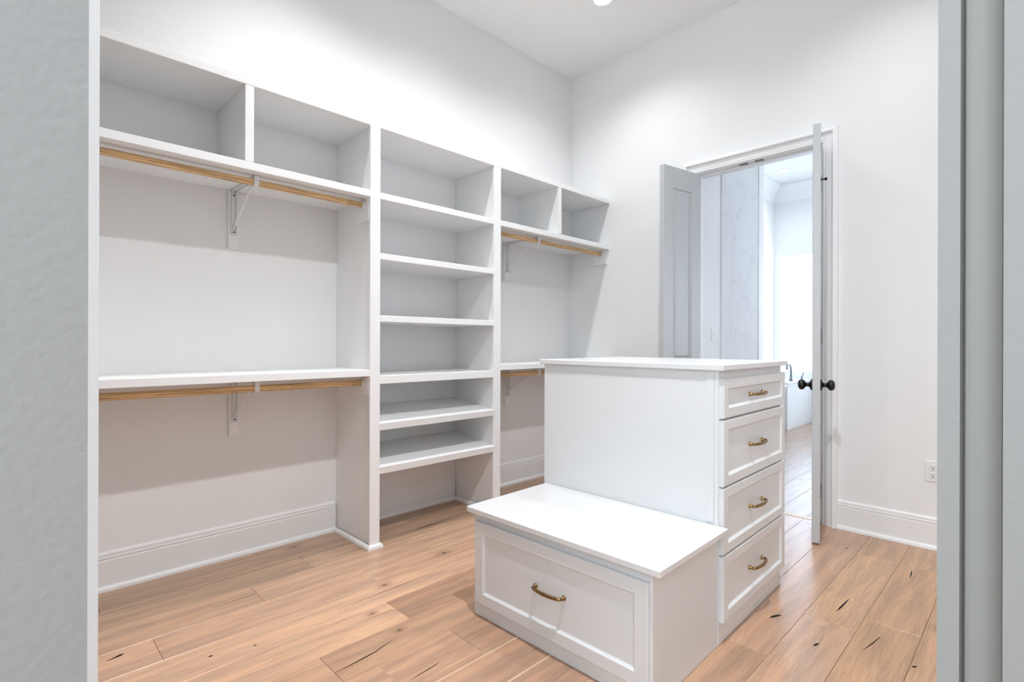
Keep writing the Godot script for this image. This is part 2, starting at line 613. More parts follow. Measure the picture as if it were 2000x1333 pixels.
	# dark cracks and knots, where the photograph has them: [row, [u, v, half width] ...]
	var cracks := [
		[7, [[1.02, 2.152, 0.0004], [1.25, 2.155, 0.0012], [1.45, 2.157, 0.0014], [1.55, 2.158, 0.0006]]],
		[10, [[0.66, 2.545, 0.0004], [0.76, 2.548, 0.0012], [0.838, 2.549, 0.0016]]],
		[11, [[0.98, 2.722, 0.0004], [1.06, 2.731, 0.0012], [1.148, 2.737, 0.0014]]],
		[9, [[0.27, 2.392, 0.001], [0.30, 2.398, 0.005], [0.315, 2.402, 0.0065], [0.325, 2.404, 0.001]]],
		[7, [[1.09, 1.99, 0.0004], [1.15, 1.985, 0.0010], [1.222, 1.98, 0.0008]]],
		[6, [[0.84, 1.745, 0.0008], [0.90, 1.747, 0.0022], [0.96, 1.752, 0.0030], [1.01, 1.757, 0.0022], [1.06, 1.772, 0.0014], [1.11, 1.780, 0.0005]]],
		[5, [[1.01, 1.525, 0.0004], [1.06, 1.528, 0.0018], [1.12, 1.533, 0.0018], [1.145, 1.536, 0.0005]]],
		[10, [[1.75, 2.525, 0.0005], [1.80, 2.53, 0.0016], [1.88, 2.532, 0.0006]]],
		[11, [[1.85, 2.735, 0.002], [1.95, 2.74, 0.006], [2.05, 2.742, 0.003], [2.15, 2.741, 0.001]]],
		[0, [[2.60, 0.616, 0.0006], [2.66, 0.612, 0.0042], [2.72, 0.608, 0.0034], [2.78, 0.605, 0.0006]]],
		[1, [[2.34, 0.800, 0.002], [2.36, 0.793, 0.007], [2.385, 0.782, 0.006], [2.395, 0.772, 0.002]]],
		[0, [[2.24, 0.607, 0.002], [2.26, 0.603, 0.0055], [2.275, 0.598, 0.002]]],
		[-1, [[2.35, 0.466, 0.0006], [2.42, 0.452, 0.0026], [2.50, 0.440, 0.0012]]],
		[-2, [[2.35, 0.318, 0.001], [2.36, 0.312, 0.005], [2.37, 0.306, 0.001]]],
		[-2, [[2.01, 0.290, 0.001], [2.02, 0.280, 0.006], [2.03, 0.268, 0.001]]],
		[8, [[0.545, 2.160, 0.001], [0.553, 2.160, 0.0055], [0.562, 2.160, 0.001]]],
		[8, [[0.690, 2.118, 0.001], [0.696, 2.118, 0.004], [0.702, 2.118, 0.001]]],
		[-1, [[3.36, 0.455, 0.0005], [3.30, 0.450, 0.003], [3.24, 0.447, 0.0005]]],
		[1, [[3.44, 0.772, 0.001], [3.45, 0.768, 0.005], [3.46, 0.764, 0.001]]],
	]
	for c in cracks:
		mark(on.call(c[0], c[1][0][0]), "crack", M.crack, c[1])
	for s in [[4, [[0.95, 1.453, 0.0052], [1.467, 1.450, 0.0045]]], [3, [[1.10, 1.281, 0.0045], [1.467, 1.280, 0.0045]]], [10, [[1.75, 2.632, 0.003], [2.0, 2.630, 0.005], [2.3, 2.626, 0.006]]], [9, [[1.74, 2.440, 0.007], [1.86, 2.440, 0.005], [1.96, 2.439, 0.001]]], [11, [[0.27, 2.828, 0.004], [0.7, 2.828, 0.005], [1.15, 2.828, 0.003]]]]:
		mark(on.call(s[0], s[1][0][0]), "sapwood_streak", M.sapwood, s[1], 0.0003)

# ------------------------------------------------------------------ doors
func frame_ring(st: SurfaceTool, prof: Array, x0: float, x1: float, y0: float, y1: float, xf: Transform3D) -> void:
	# a mitred frame round a rectangle; prof: [inset from the outer edge, height]
	var rings := []
	for c in [[x0, y0, 1, 1], [x1, y0, -1, 1], [x1, y1, -1, -1], [x0, y1, 1, -1]]:
		var ring := []
		for p in prof:
			ring.append(xf * Vector3(c[0] + c[2] * p[0], c[1] + c[3] * p[0], p[1]))
		rings.append(ring)
	sweep(st, rings, true)

func door_leaf(called: String, hinge: Vector3, turn: float, side: float, label: String, hardware: bool) -> void:
	# local x runs from the hinge to the free edge, z is the thickness; side: +1 when the body lies on +z
	var d := Node3D.new()
	d.name = called
	d.position = hinge
	d.rotation.y = turn
	add_child(d, true)
	structure(d, label, "door")
	var w := 0.425
	var t := 0.040
	var z0 := 0.0 if side > 0 else -t
	var core := 0.5 * t
	var st := begin()
	# stiles, rails and a core, so that the panels lie recessed
	var panels := [[0.25, 0.82], [1.04, 2.31]]
	var inner := [0.095, w - 0.095]
	bx(st, Vector3(0, 0.012, z0), Vector3(inner[0], 2.457, z0 + t), 0.0015)
	bx(st, Vector3(inner[1], 0.012, z0), Vector3(w, 2.457, z0 + t), 0.0015)
	for r in [[0.012, 0.25], [0.82, 1.04], [2.31, 2.457]]:
		bx(st, Vector3(inner[0], r[0], z0), Vector3(inner[1], r[1], z0 + t), 0.0)
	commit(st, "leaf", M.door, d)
	for p in panels:
		st = begin()
		var zc := z0 + t / 2
		bx(st, Vector3(inner[0], p[0], zc - 0.006), Vector3(inner[1], p[1], zc + 0.006))
		for s in [-1.0, 1.0]:
			var xf := Transform3D(Basis(Vector3(1, 0, 0), Vector3(0, 1, 0), Vector3(0, 0, s)), Vector3(0, 0, zc))
			frame_ring(st, [[0, 0.0], [0, core - 0.001], [0.006, core - 0.001], [0.014, 0.010], [0.026, 0.0075], [0.026, 0.0]], inner[0], inner[1], p[0], p[1], xf)
			# raised field
			frame_ring(st, [[0.028, 0.0], [0.028, 0.007], [0.048, 0.013], [0.075, 0.0135], [0.075, 0.0]], inner[0], inner[1], p[0], p[1], xf)
			bx(st, Vector3(inner[0] + 0.07, p[0] + 0.07, zc), Vector3(inner[1] - 0.07, p[1] - 0.07, zc + s * 0.0134))
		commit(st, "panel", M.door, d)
	# knuckles of the hinges
	for y in [0.22, 1.22, 2.22]:
		st = begin()
		lathe(st, [[0, -0.05], [0.006, -0.05], [0.0075, -0.045], [0.0075, 0.045], [0.006, 0.05], [0, 0.05]], Vector3(-0.002, y, 0.004 * -side), Vector3.UP, 12)
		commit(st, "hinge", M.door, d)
	if hardware:
		for s in [-1.0, 1.0]:
			var face := Vector3(w - 0.065, 0.93, z0 + (t if s > 0 else 0.0))
			st = begin_smooth()
			lathe(st, [[0, 0], [0.034, 0], [0.035, 0.004], [0.028, 0.010], [0.017, 0.014], [0.0125, 0.020], [0.0115, 0.029], [0.015, 0.036], [0.025, 0.041], [0.0315, 0.051], [0.0315, 0.061], [0.025, 0.070], [0.013, 0.075], [0, 0.076]], face, Vector3(0, 0, s), 24)
			commit(st, "door_knob", M.black, d, true)
		var hk := Vector3(w - 0.10, 2.155, z0)
		st = begin_smooth()
		lathe(st, [[0, 0], [0.011, 0], [0.011, 0.003], [0.005, 0.005], [0.0045, 0.020], [0.009, 0.024], [0.010, 0.030], [0.006, 0.034], [0, 0.035]], hk if side > 0 else hk + Vector3(0, 0, t), Vector3(0, 0, -side), 16)
		commit(st, "coat_knob", M.black, d, true)

func build_door() -> void:
	# jambs, stops, casing and ball-catch strikes
	var t := Node3D.new()
	t.name = "trim_doorway"
	add_child(t)
	structure(t, "white moulded casing and jamb around the open double doors", "door frame")
	var st := begin()
	box_uv(st, WALL_B - 0.001, 3.941, 0, 2.475, 1.85, 1.871)
	box_uv(st, WALL_B - 0.001, 3.941, 0, 2.475, 0.964, 0.990)
	box_uv(st, WALL_B - 0.001, 3.941, 2.475, 2.496, 0.964, 1.871)
	# stops
	box_uv(st, 3.845, 3.885, 0, 2.475, 1.830, 1.851, 0.002)
	box_uv(st, 3.845, 3.885, 0, 2.475, 0.989, 1.021, 0.002)
	box_uv(st, 3.845, 3.885, 2.463, 2.476, 0.984, 1.851, 0.002)
	commit(st, "jamb", M.trim, t)
	# profile: [outwards from the opening, out of the wall]
	var prof := [[0.005, 0.0], [0.005, 0.011], [0.010, 0.015], [0.016, 0.011], [0.022, 0.014], [0.060, 0.017], [0.062, 0.030], [0.068, 0.034], [0.090, 0.030], [0.093, 0.024], [0.093, 0.0]]
	for side in [-1.0, 1.0]:
		st = begin()
		var rings := []
		for k in [[1.85, 0.0, 1.0, 0.0], [1.85, 2.475, 1.0, 1.0], [0.985, 2.475, -1.0, 1.0], [0.985, 0.0, -1.0, 0.0]]:
			var ring := []
			for p in prof:
				var u: float = WALL_B - p[1] if side < 0 else 3.94 + p[1]
				ring.append(P(u, k[1] + k[3] * p[0], k[0] + k[2] * p[0]))
			rings.append(ring)
		sweep(st, rings)
		commit(st, "casing", M.trim, t)
	for v in [1.497, 1.388]:
		st = begin()
		box_uv(st, 3.803, 3.840, 2.4725, 2.476, v - 0.028, v + 0.028, 0.001)
		var pl := commit(st, "strike_plate", M.black, t)
		st = begin()
		box_uv(st, 3.813, 3.816, 2.4715, 2.474, v - 0.022, v + 0.022)
		box_uv(st, 3.826, 3.829, 2.4715, 2.474, v - 0.022, v + 0.022)
		commit(st, "strike_lip", M.steel, pl)
	# leaves: the hinge sits on the closet face of the jamb
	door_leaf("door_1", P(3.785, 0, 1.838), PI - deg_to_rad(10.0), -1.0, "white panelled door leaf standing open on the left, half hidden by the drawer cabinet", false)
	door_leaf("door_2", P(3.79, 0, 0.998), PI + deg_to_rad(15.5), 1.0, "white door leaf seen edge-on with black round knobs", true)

# ------------------------------------------------------------------ baseboards
func base_profile() -> Array:
	return [[0, 0.0], [0.015, 0.0], [0.015, 0.140], [0.012, 0.1435], [0.012, 0.146], [0.0155, 0.149], [0.0155, 0.157], [0.011, 0.160], [0.011, 0.163], [0.0135, 0.166], [0.0125, 0.174], [0.007, 0.179], [0.0, 0.182]]

func shoe_profile() -> Array:
	return [[0, 0.0], [0.016, 0.0], [0.016, 0.006], [0.0135, 0.015], [0.008, 0.0215], [0.0, 0.024]]

func build_baseboards() -> void:
	var runs := [
		["baseboard_back", 0.0575, 1.477, "tall white baseboard with beaded top under the left hanging rods"],
		["baseboard_middle", 1.541, 2.424, "shaded white baseboard beneath the slanted shoe shelves"],
		["baseboard_corner", 2.490, WALL_B, "white baseboard in the right bay, between upright and drawer cabinet"],
	]
	for r in runs:
		var o := Node3D.new()
		o.name = r[0]
		add_child(o)
		structure(o, r[3], "baseboard")
		var st := begin()
		extrude(st, base_profile(), P(r[1], 0, WALL_A), P(r[2], 0, WALL_A), Vector3.BACK, Vector3.UP)
		commit(st, "board", M.trim, o)
		st = begin()
		extrude(st, shoe_profile(), P(r[1], 0, WALL_A - 0.015), P(r[2], 0, WALL_A - 0.015), Vector3.BACK, Vector3.UP)
		commit(st, "shoe_moulding", M.trim, o)
	var e := Node3D.new()
	e.name = "baseboard_end"
	add_child(e)
	structure(e, "white beaded baseboard right of the open doors, below the power outlet", "baseboard")
	var s2 := begin()
	extrude(s2, base_profile(), P(WALL_B, 0, -0.45), P(WALL_B, 0, 0.892), Vector3.LEFT, Vector3.UP)
	commit(s2, "board", M.trim, e)
	s2 = begin()
	extrude(s2, shoe_profile(), P(WALL_B - 0.015, 0, -0.45), P(WALL_B - 0.015, 0, 0.892), Vector3.LEFT, Vector3.UP)
	commit(s2, "shoe_moulding", M.trim, e)
	e = Node3D.new()
	e.name = "baseboard_alcove"
	add_child(e)
	structure(e, "white baseboard left of the open doors, behind the drawer cabinet", "baseboard")
	s2 = begin()
	extrude(s2, base_profile(), P(WALL_B, 0, 1.943), P(WALL_B, 0, WALL_A - 0.035), Vector3.LEFT, Vector3.UP)
	commit(s2, "board", M.trim, e)

# ------------------------------------------------------------------ ceiling lights
func can_light(u: float, v: float, label: String, e: float, angle: float, c := Color(0.98, 0.99, 1.0)) -> void:
	var o := thing("recessed_light", P(u, CEIL, v), label, "ceiling light", "recessed ceiling lights")
	var st := begin_smooth()
	lathe(st, [[0.062, -0.002], [0.066, -0.006], [0.082, -0.006], [0.088, -0.003], [0.089, 0.0]], Vector3.ZERO, Vector3.UP, 40)
	commit(st, "trim_ring", M.trim, o, true)
	st = begin_smooth()
	lathe(st, [[0.0, -0.0035], [0.045, -0.0035], [0.064, -0.002]], Vector3.ZERO, Vector3.UP, 40)
	commit(st, "lens", M.lamp, o, true)
	var l := SpotLight3D.new()
	l.name = "lamp_light"
	l.light_color = c
	l.light_energy = e
	l.spot_angle = angle
	l.spot_angle_attenuation = CONE_SOFT
	l.spot_range = 12.0
	l.spot_attenuation = 2.0
	l.light_size = 0.045
	l.shadow_enabled = true
	l.position = Vector3(0, -0.02, 0)
	l.rotation.x = -PI / 2
	o.add_child(l)

func build_cans() -> void:
	can_light(3.074, 2.205, "round recessed ceiling light glowing at the top edge above the far corner", E.c1, CONE)
	can_light(2.95, 0.49, "round recessed ceiling light near the door wall, outside the photo", E.c2, CONE)
	can_light(1.15, 2.22, "round recessed ceiling light above the left hanging bays, outside the photo", E.c3, CONE)
	can_light(2.11, 2.21, "round recessed ceiling light above the middle cubbies, outside the photo", E.c5, CONE)
	can_light(1.98, 0.49, "round recessed ceiling light above the bench cabinet, outside the photo", E.c6, CONE)
	can_light(0.98, 0.49, "round recessed ceiling light just inside the entry, outside the photo", E.c4, CONE)

# ------------------------------------------------------------------ shelving
func build_shelving() -> void:
	var o := thing("closet_shelving", P(0.06, 0, WALL_A), "long white built-in closet shelving with open cubbies, hanging bays and slanted shoe shelves", "shelving")
	o.position = Vector3.ZERO
	var B := 0.0015
	var part := func(called: String, u0: float, u1: float, y0: float, y1: float, v0: float, v1: float) -> MeshInstance3D:
		var st := begin()
		box_uv(st, u0, u1, y0, y1, v0, v1, B)
		return commit(st, called, M.shelf, o)
	var VB := WALL_A - 0.0005
	var l := 0.058
	# uprights
	var ups := [[l, l + 0.064], [1.477, 1.541], [2.424, 2.490]]
	var foot := [0, 1, 2]
	for k in foot:
		var up = part.call("upright", ups[k][0] + 0.012, ups[k][1] - 0.004, 0.0, 2.404, SHELF_V + 0.0185, VB)
		var fs := begin()
		box_uv(fs, ups[k][0], ups[k][1], 0.0, 2.404, SHELF_V, SHELF_V + 0.019, 0.0015)
		commit(fs, "face_stile", M.shelf, up)
		if k == 0:
			continue
		# shoe moulding round the foot
		var st := begin()
		var rings := []
		var pr := shoe_profile()
		for c in [[ups[k][0], WALL_A - 0.034, -1.0, 0.0], [ups[k][0], SHELF_V, -1.0, -1.0], [ups[k][1], SHELF_V, 1.0, -1.0], [ups[k][1], WALL_A - 0.034, 1.0, 0.0]]:
			var ring := []
			for p in pr:
				ring.append(P(c[0] + c[2] * p[0], p[1], c[1] + c[3] * p[0]))
			rings.append(ring)
		sweep(st, rings)
		commit(st, "shoe_moulding", M.trim, up)
	part.call("top_board", l, WALL_B - 0.001, 2.404, 2.441, SHELF_V, VB)
	# shelves of the two hanging bays
	for y in [[1.999, 2.037], [0.982, 1.019]]:
		part.call("shelf", ups[0][1] - 0.004, ups[1][0] + 0.012, y[0], y[1], SHELF_V + 0.0008, VB)
		part.call("shelf", ups[2][1] - 0.004, WALL_B - 0.001, y[0], y[1], SHELF_V + 0.0008, VB)
	part.call("divider", 0.818, 0.858, 2.037, 2.404, SHELF_V + 0.0008, VB)
	part.call("divider", 3.110, 3.150, 2.037, 2.404, SHELF_V + 0.0008, VB)
	# shelves of the middle bay
	for y in [[1.998, 2.036], [1.652, 1.688], [1.293, 1.330], [0.935, 0.982]]:
		part.call("shelf", ups[1][1] - 0.004, ups[2][0] + 0.012, y[0], y[1], SHELF_V + 0.0008, VB)
	for y in [0.668, 0.4165]:
		var st := begin()
		var xf := Transform3D(Basis(Vector3.RIGHT, deg_to_rad(7.0)), P(0, y, SHELF_V + 0.0008))
		bx(st, Vector3(ups[1][1] - 0.004, 0.0, 0.0), Vector3(ups[2][0] + 0.012, 0.042, -0.437), B, xf)
		commit(st, "shoe_shelf", M.shelf, o)
	# blocks on the uprights that carry the rod ends
	for y in [[1.872, 1.999], [0.872, 0.982]]:
		for u in [ups[1][0] - 0.001, WALL_B - 0.014, ups[2][1] - 0.004, ups[0][1] - 0.004]:
			part.call("rod_block", u, u + 0.013, y[0], y[1], SHELF_V + 0.0195, SHELF_V + 0.16)
	for c in [[0.866, 1.682, 1.999], [0.872, 0.660, 0.982], [2.932, 1.686, 1.999], [2.940, 0.664, 0.982]]:
		part.call("cleat", c[0], c[0] + 0.050, c[1], c[2], WALL_A - 0.018, VB)

func rod(u0: float, u1: float, y: float, label: String) -> void:
	var o := thing("closet_rod", P(u0, y, 2.727), label, "rod", "wooden hanging rods")
	# the pole, with the grain laid along it
	var st := SurfaceTool.new()
	st.begin(Mesh.PRIMITIVE_TRIANGLES)
	st.set_smooth_group(0)
	var sides := 20
	var R := 0.0165
	var L := u1 - u0
	for k in sides:
		var t0 := TAU * k / sides
		var t1 := TAU * (k + 1) / sides
		var q := [[0.0, t0, k], [L, t0, k], [L, t1, k + 1], [0.0, t1, k + 1]]
		for i in [0, 1, 2, 0, 2, 3]:
			var e: Array = q[i]
			st.set_uv(Vector2(e[0] / 1.2 + y, 1.0 * e[2] / sides))
			st.set_normal(Vector3(0, cos(e[1]), sin(e[1])))
			st.add_vertex(Vector3(e[0], R * cos(e[1]), R * sin(e[1])))
	var m := MeshInstance3D.new()
	m.name = "pole"
	m.mesh = st.commit()
	m.material_override = M.rod
	o.add_child(m)
	for s in [0, 1]:
		st = begin_smooth()
		var at := Vector3(L if s else 0.0, 0, 0)
		lathe(st, [[0, 0], [0.026, 0], [0.026, 0.003], [0.0205, 0.005], [0.0205, 0.013], [0.0175, 0.013], [0.0175, 0.005]], at, Vector3.LEFT if s else Vector3.RIGHT, 24)
		commit(st, "rod_socket", M.plastic, o, true)

func bracket(u: float, y: float, label: String, hook_u: float) -> void:
	# folded steel shelf-and-rod bracket; y is the underside of the shelf
	var o := thing("shelf_bracket", P(u, y - 0.0004, WALL_A - 0.0184), label, "bracket", "shelf and rod brackets")
	var w := 0.0125
	var st := begin()
	bx(st, Vector3(-w, -0.245, 0), Vector3(w, 0, 0.003), 0.001)
	bx(st, Vector3(-w, -0.245, 0), Vector3(-w + 0.002, -0.006, 0.012))
	bx(st, Vector3(w - 0.002, -0.245, 0), Vector3(w, -0.006, 0.012))
	commit(st, "wall_leg", M.steel, o)
	st = begin()
	bx(st, Vector3(-w, -0.003, 0), Vector3(w, 0, 0.345), 0.001)
	bx(st, Vector3(-w, -0.012, 0), Vector3(-w + 0.002, 0, 0.345))
	bx(st, Vector3(w - 0.002, -0.012, 0), Vector3(w, 0, 0.345))
	commit(st, "arm", M.steel, o)
	st = begin()
	tube(st, [Vector3(0, -0.215, 0.004), Vector3(0, -0.20, 0.012), Vector3(0, -0.03, 0.295), Vector3(0, -0.008, 0.31)], [0.0055, 0.0055, 0.0055, 0.0055], 8)
	commit(st, "brace", M.steel, o)
	# hook under the rod
	st = begin()
	var rings := []
	var cz := WALL_A - 0.018 - 2.727
	var cy: float = -0.034 if y > 1.5 else -0.040
	for k in 13:
		var a := deg_to_rad(80.0 + 250.0 * k / 12.0)
		var ring := []
		for p in [[-0.011, 0.0172], [0.011, 0.0172], [0.011, 0.0205], [-0.011, 0.0205]]:
			ring.append(Vector3(p[0] + hook_u, cy - p[1] * sin(a - PI / 2), cz + p[1] * cos(a - PI / 2) * -1.0))
		rings.append(ring)
	sweep(st, rings)
	bx(st, Vector3(-0.011 + hook_u, cy + 0.012, cz + 0.015), Vector3(0.011 + hook_u, -0.002, cz + 0.0185))
	bx(st, Vector3(-0.011 + hook_u, -0.004, cz - 0.004), Vector3(0.011 + hook_u, -0.0015, cz + 0.018))
	commit(st, "rod_hook", M.steel, o)
	for yy in [-0.028, -0.229]:
		st = begin_smooth()
		lathe(st, [[0.0045, 0.002], [0.0045, 0.0045], [0.003, 0.006], [0, 0.0062]], Vector3(0, yy, 0), Vector3.BACK, 12)
		commit(st, "screw", M.screw, o, true)

func build_rods_and_brackets() -> void:
	rod(0.1315, 1.4755, 1.965, "long pale wooden rod under the upper shelf of the left bay")
	rod(0.1315, 1.4755, 0.942, "long pale wooden rod under the lower shelf of the left bay")
	rod(2.4995, 3.7855, 1.965, "wooden rod under the upper shelf of the right bay beside the corner")
	rod(2.4995, 3.7855, 0.942, "wooden rod under the lower right shelf, partly behind the drawer cabinet")
	bracket(0.891, 1.999, "white steel bracket holding the upper rod of the left bay", 0.0)
	bracket(0.897, 0.982, "white steel bracket holding the lower rod of the left bay", 0.0)
	bracket(2.957, 1.999, "white steel bracket under the upper right shelf by the corner", 0.0)
	bracket(2.965, 0.982, "white steel bracket under the lower right shelf behind the drawer cabinet", 0.0)

# ------------------------------------------------------------------ island
func shaker(parent: Node, xf: Transform3D, w: float, h: float, stile: float, rail: float, spacing: float, pull_y: float) -> void:
	# local x to the right, y up, z out of the front; origin at the lower left corner on the carcass
	var T := 0.018
	var d := begin()
	# stiles and rails as one mitred frame, with a sloped inner edge
	var prof_side := [[0.0, 0.0], [0.0, T - 0.003], [0.003, T], [stile - 0.012, T], [stile - 0.004, 0.0095], [stile, 0.0085], [stile, 0.0]]
	var rings := []
	var fr := rail / stile
	for c in [[0.0, 0.0, 1.0, 1.0], [w, 0.0, -1.0, 1.0], [w, h, -1.0, -1.0], [0.0, h, 1.0, -1.0]]:
		var ring := []
		for p in prof_side:
			var py: float = p[0]
			if py > 0.01:
				py += rail - stile
			ring.append(xf * Vector3(c[0] + c[2] * p[0], c[1] + c[3] * py, p[1]))
		rings.append(ring)
	sweep(d, rings, true)
	var dr := commit(d, "drawer", M.cabinet, parent)
	d = begin()
	bx(d, Vector3(stile - 0.008, rail - 0.008, 0.0), Vector3(w - stile + 0.008, h - rail + 0.008, 0.0085), 0.0, xf)
	commit(d, "panel", M.cabinet, dr)
	# arched pull
	d = begin_smooth()
	var pts := []
	var rad := []
	var s := spacing / 2
	for k in 21:
		var t := -1.0 + 2.0 * k / 20.0
		var ax := clampf(absf(t) / 0.86, 0.0, 1.0)
		var z := 0.0335 - 0.008 * ax * ax
		var x := t * s
		if absf(t) > 0.80:
			var q := (absf(t) - 0.80) / 0.20
			x = signf(t) * s * (0.80 + 0.20 * sin(q * PI / 2))
			z = lerpf(0.0335 - 0.008 * (0.8 / 0.86) ** 2, 0.014, 1.0 - cos(q * PI / 2))
		pts.append(xf * Vector3(w / 2 + x, pull_y, 0.0085 + z))
		rad.append(0.0070 - 0.0014 * absf(t))
	var ends := []
	tube(d, pts, rad, 12, Vector2(1, 1))
	for e in [-1.0, 1.0]:
		var base := xf * Vector3(w / 2 + e * s, pull_y, 0.0085)
		lathe(d, [[0, 0], [0.0095, 0], [0.0095, 0.002], [0.0078, 0.005], [0.0062, 0.009], [0.0057, 0.0165], [0.0, 0.018]], base, xf.basis.z, 16)
	var pl := commit(d, "pull_handle", M.brass, dr, true)
	pl.set_meta("label", "arched antique brass pull handle")

func build_island() -> void:
	var TU := 1.968   # front of the tall cabinet
	var V0 := 0.866
	# tall drawer cabinet
	var o := thing("drawer_cabinet", Vector3.ZERO, "tall white island cabinet with four shaker drawers and brass pulls", "cabinet")
	var st := begin()
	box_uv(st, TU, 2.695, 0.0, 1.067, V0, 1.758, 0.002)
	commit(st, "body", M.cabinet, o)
	st = begin()
	box_uv(st, TU - 0.0035, TU, 0.0, 1.067, V0, V0 + 0.016, 0.001)
	box_uv(st, TU - 0.0035, TU, 0.475, 1.067, V0 + 0.018, V0 + 0.046, 0.001)
	commit(st, "corner_stile", M.cabinet, o)
	st = begin()
	box_uv(st, TU - 0.018, 2.722, 1.067, 1.091, V0 - 0.024, 1.776, 0.003)
	var tp := commit(st, "countertop", M.top, o)
	# local x of the side drawers runs with +u, z towards the camera side (-v)
	var dx0 := 1.974
	var dw := 0.727
	var spans := [[0.881, 1.035], [0.616, 0.873], [0.352, 0.609], [0.090, 0.345]]
	var xf := Transform3D(Basis(Vector3.RIGHT, Vector3.UP, Vector3.BACK), Vector3.ZERO)
	for s in spans:
		xf.origin = P(dx0, s[0], V0)
		shaker(o, xf, dw, s[1] - s[0], 0.056, 0.050, 0.146, (s[1] - s[0]) / 2)
	# low bench cabinet
	var BF := 1.467
	var b := thing("bench_cabinet", Vector3.ZERO, "low white bench cabinet with one wide drawer, in front of the tall cabinet", "cabinet")
	st = begin()
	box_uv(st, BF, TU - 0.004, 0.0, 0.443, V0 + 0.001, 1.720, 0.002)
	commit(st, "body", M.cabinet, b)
	st = begin()
	box_uv(st, 1.438, TU - 0.004, 0.443, 0.467, 0.826, 1.742, 0.003)
	commit(st, "bench_top", M.top, b)
	xf = Transform3D(Basis(Vector3.BACK, Vector3.UP, Vector3.LEFT), P(BF, 0.064, 1.700))
	shaker(b, xf, 0.826, 0.346, 0.060, 0.058, 0.138, 0.178)
	# the island stands one degree off the walls
	for n in [o, b]:
		var turn := Basis(Vector3.UP, deg_to_rad(1.0))
		var pivot := P(2.0, 0, 1.25)
		n.transform = Transform3D(turn, pivot - turn * pivot)

# ------------------------------------------------------------------ outlet and switch
func build_small() -> void:
	var o := thing("power_outlet", P(WALL_B, 0.443, 0.418), "white duplex power outlet low on the wall right of the doors", "outlet")
	var st := begin()
	bx(st, Vector3(-0.006, -0.060, -0.038), Vector3(0, 0.060, 0.038), 0.003)
	commit(st, "wall_plate", M.plastic, o)
	for y in [-0.022, 0.022]:
		st = begin()
		bx(st, Vector3(-0.0085, y - 0.016, -0.017), Vector3(-0.005, y + 0.016, 0.017), 0.003)
		var r := commit(st, "receptacle", M.plastic, o)
		st = begin()
		bx(st, Vector3(-0.0088, y + 0.001, -0.0075), Vector3(-0.0080, y + 0.010, -0.0052))
		bx(st, Vector3(-0.0088, y + 0.002, 0.0052), Vector3(-0.0080, y + 0.009, 0.0072))
		lathe(st, [[0.0, 0.0], [0.0034, 0.0], [0.0034, 0.0004], [0.0, 0.0005]], Vector3(-0.0084, y - 0.007, 0), Vector3.LEFT, 12)
		commit(st, "slots", M.slot, r)

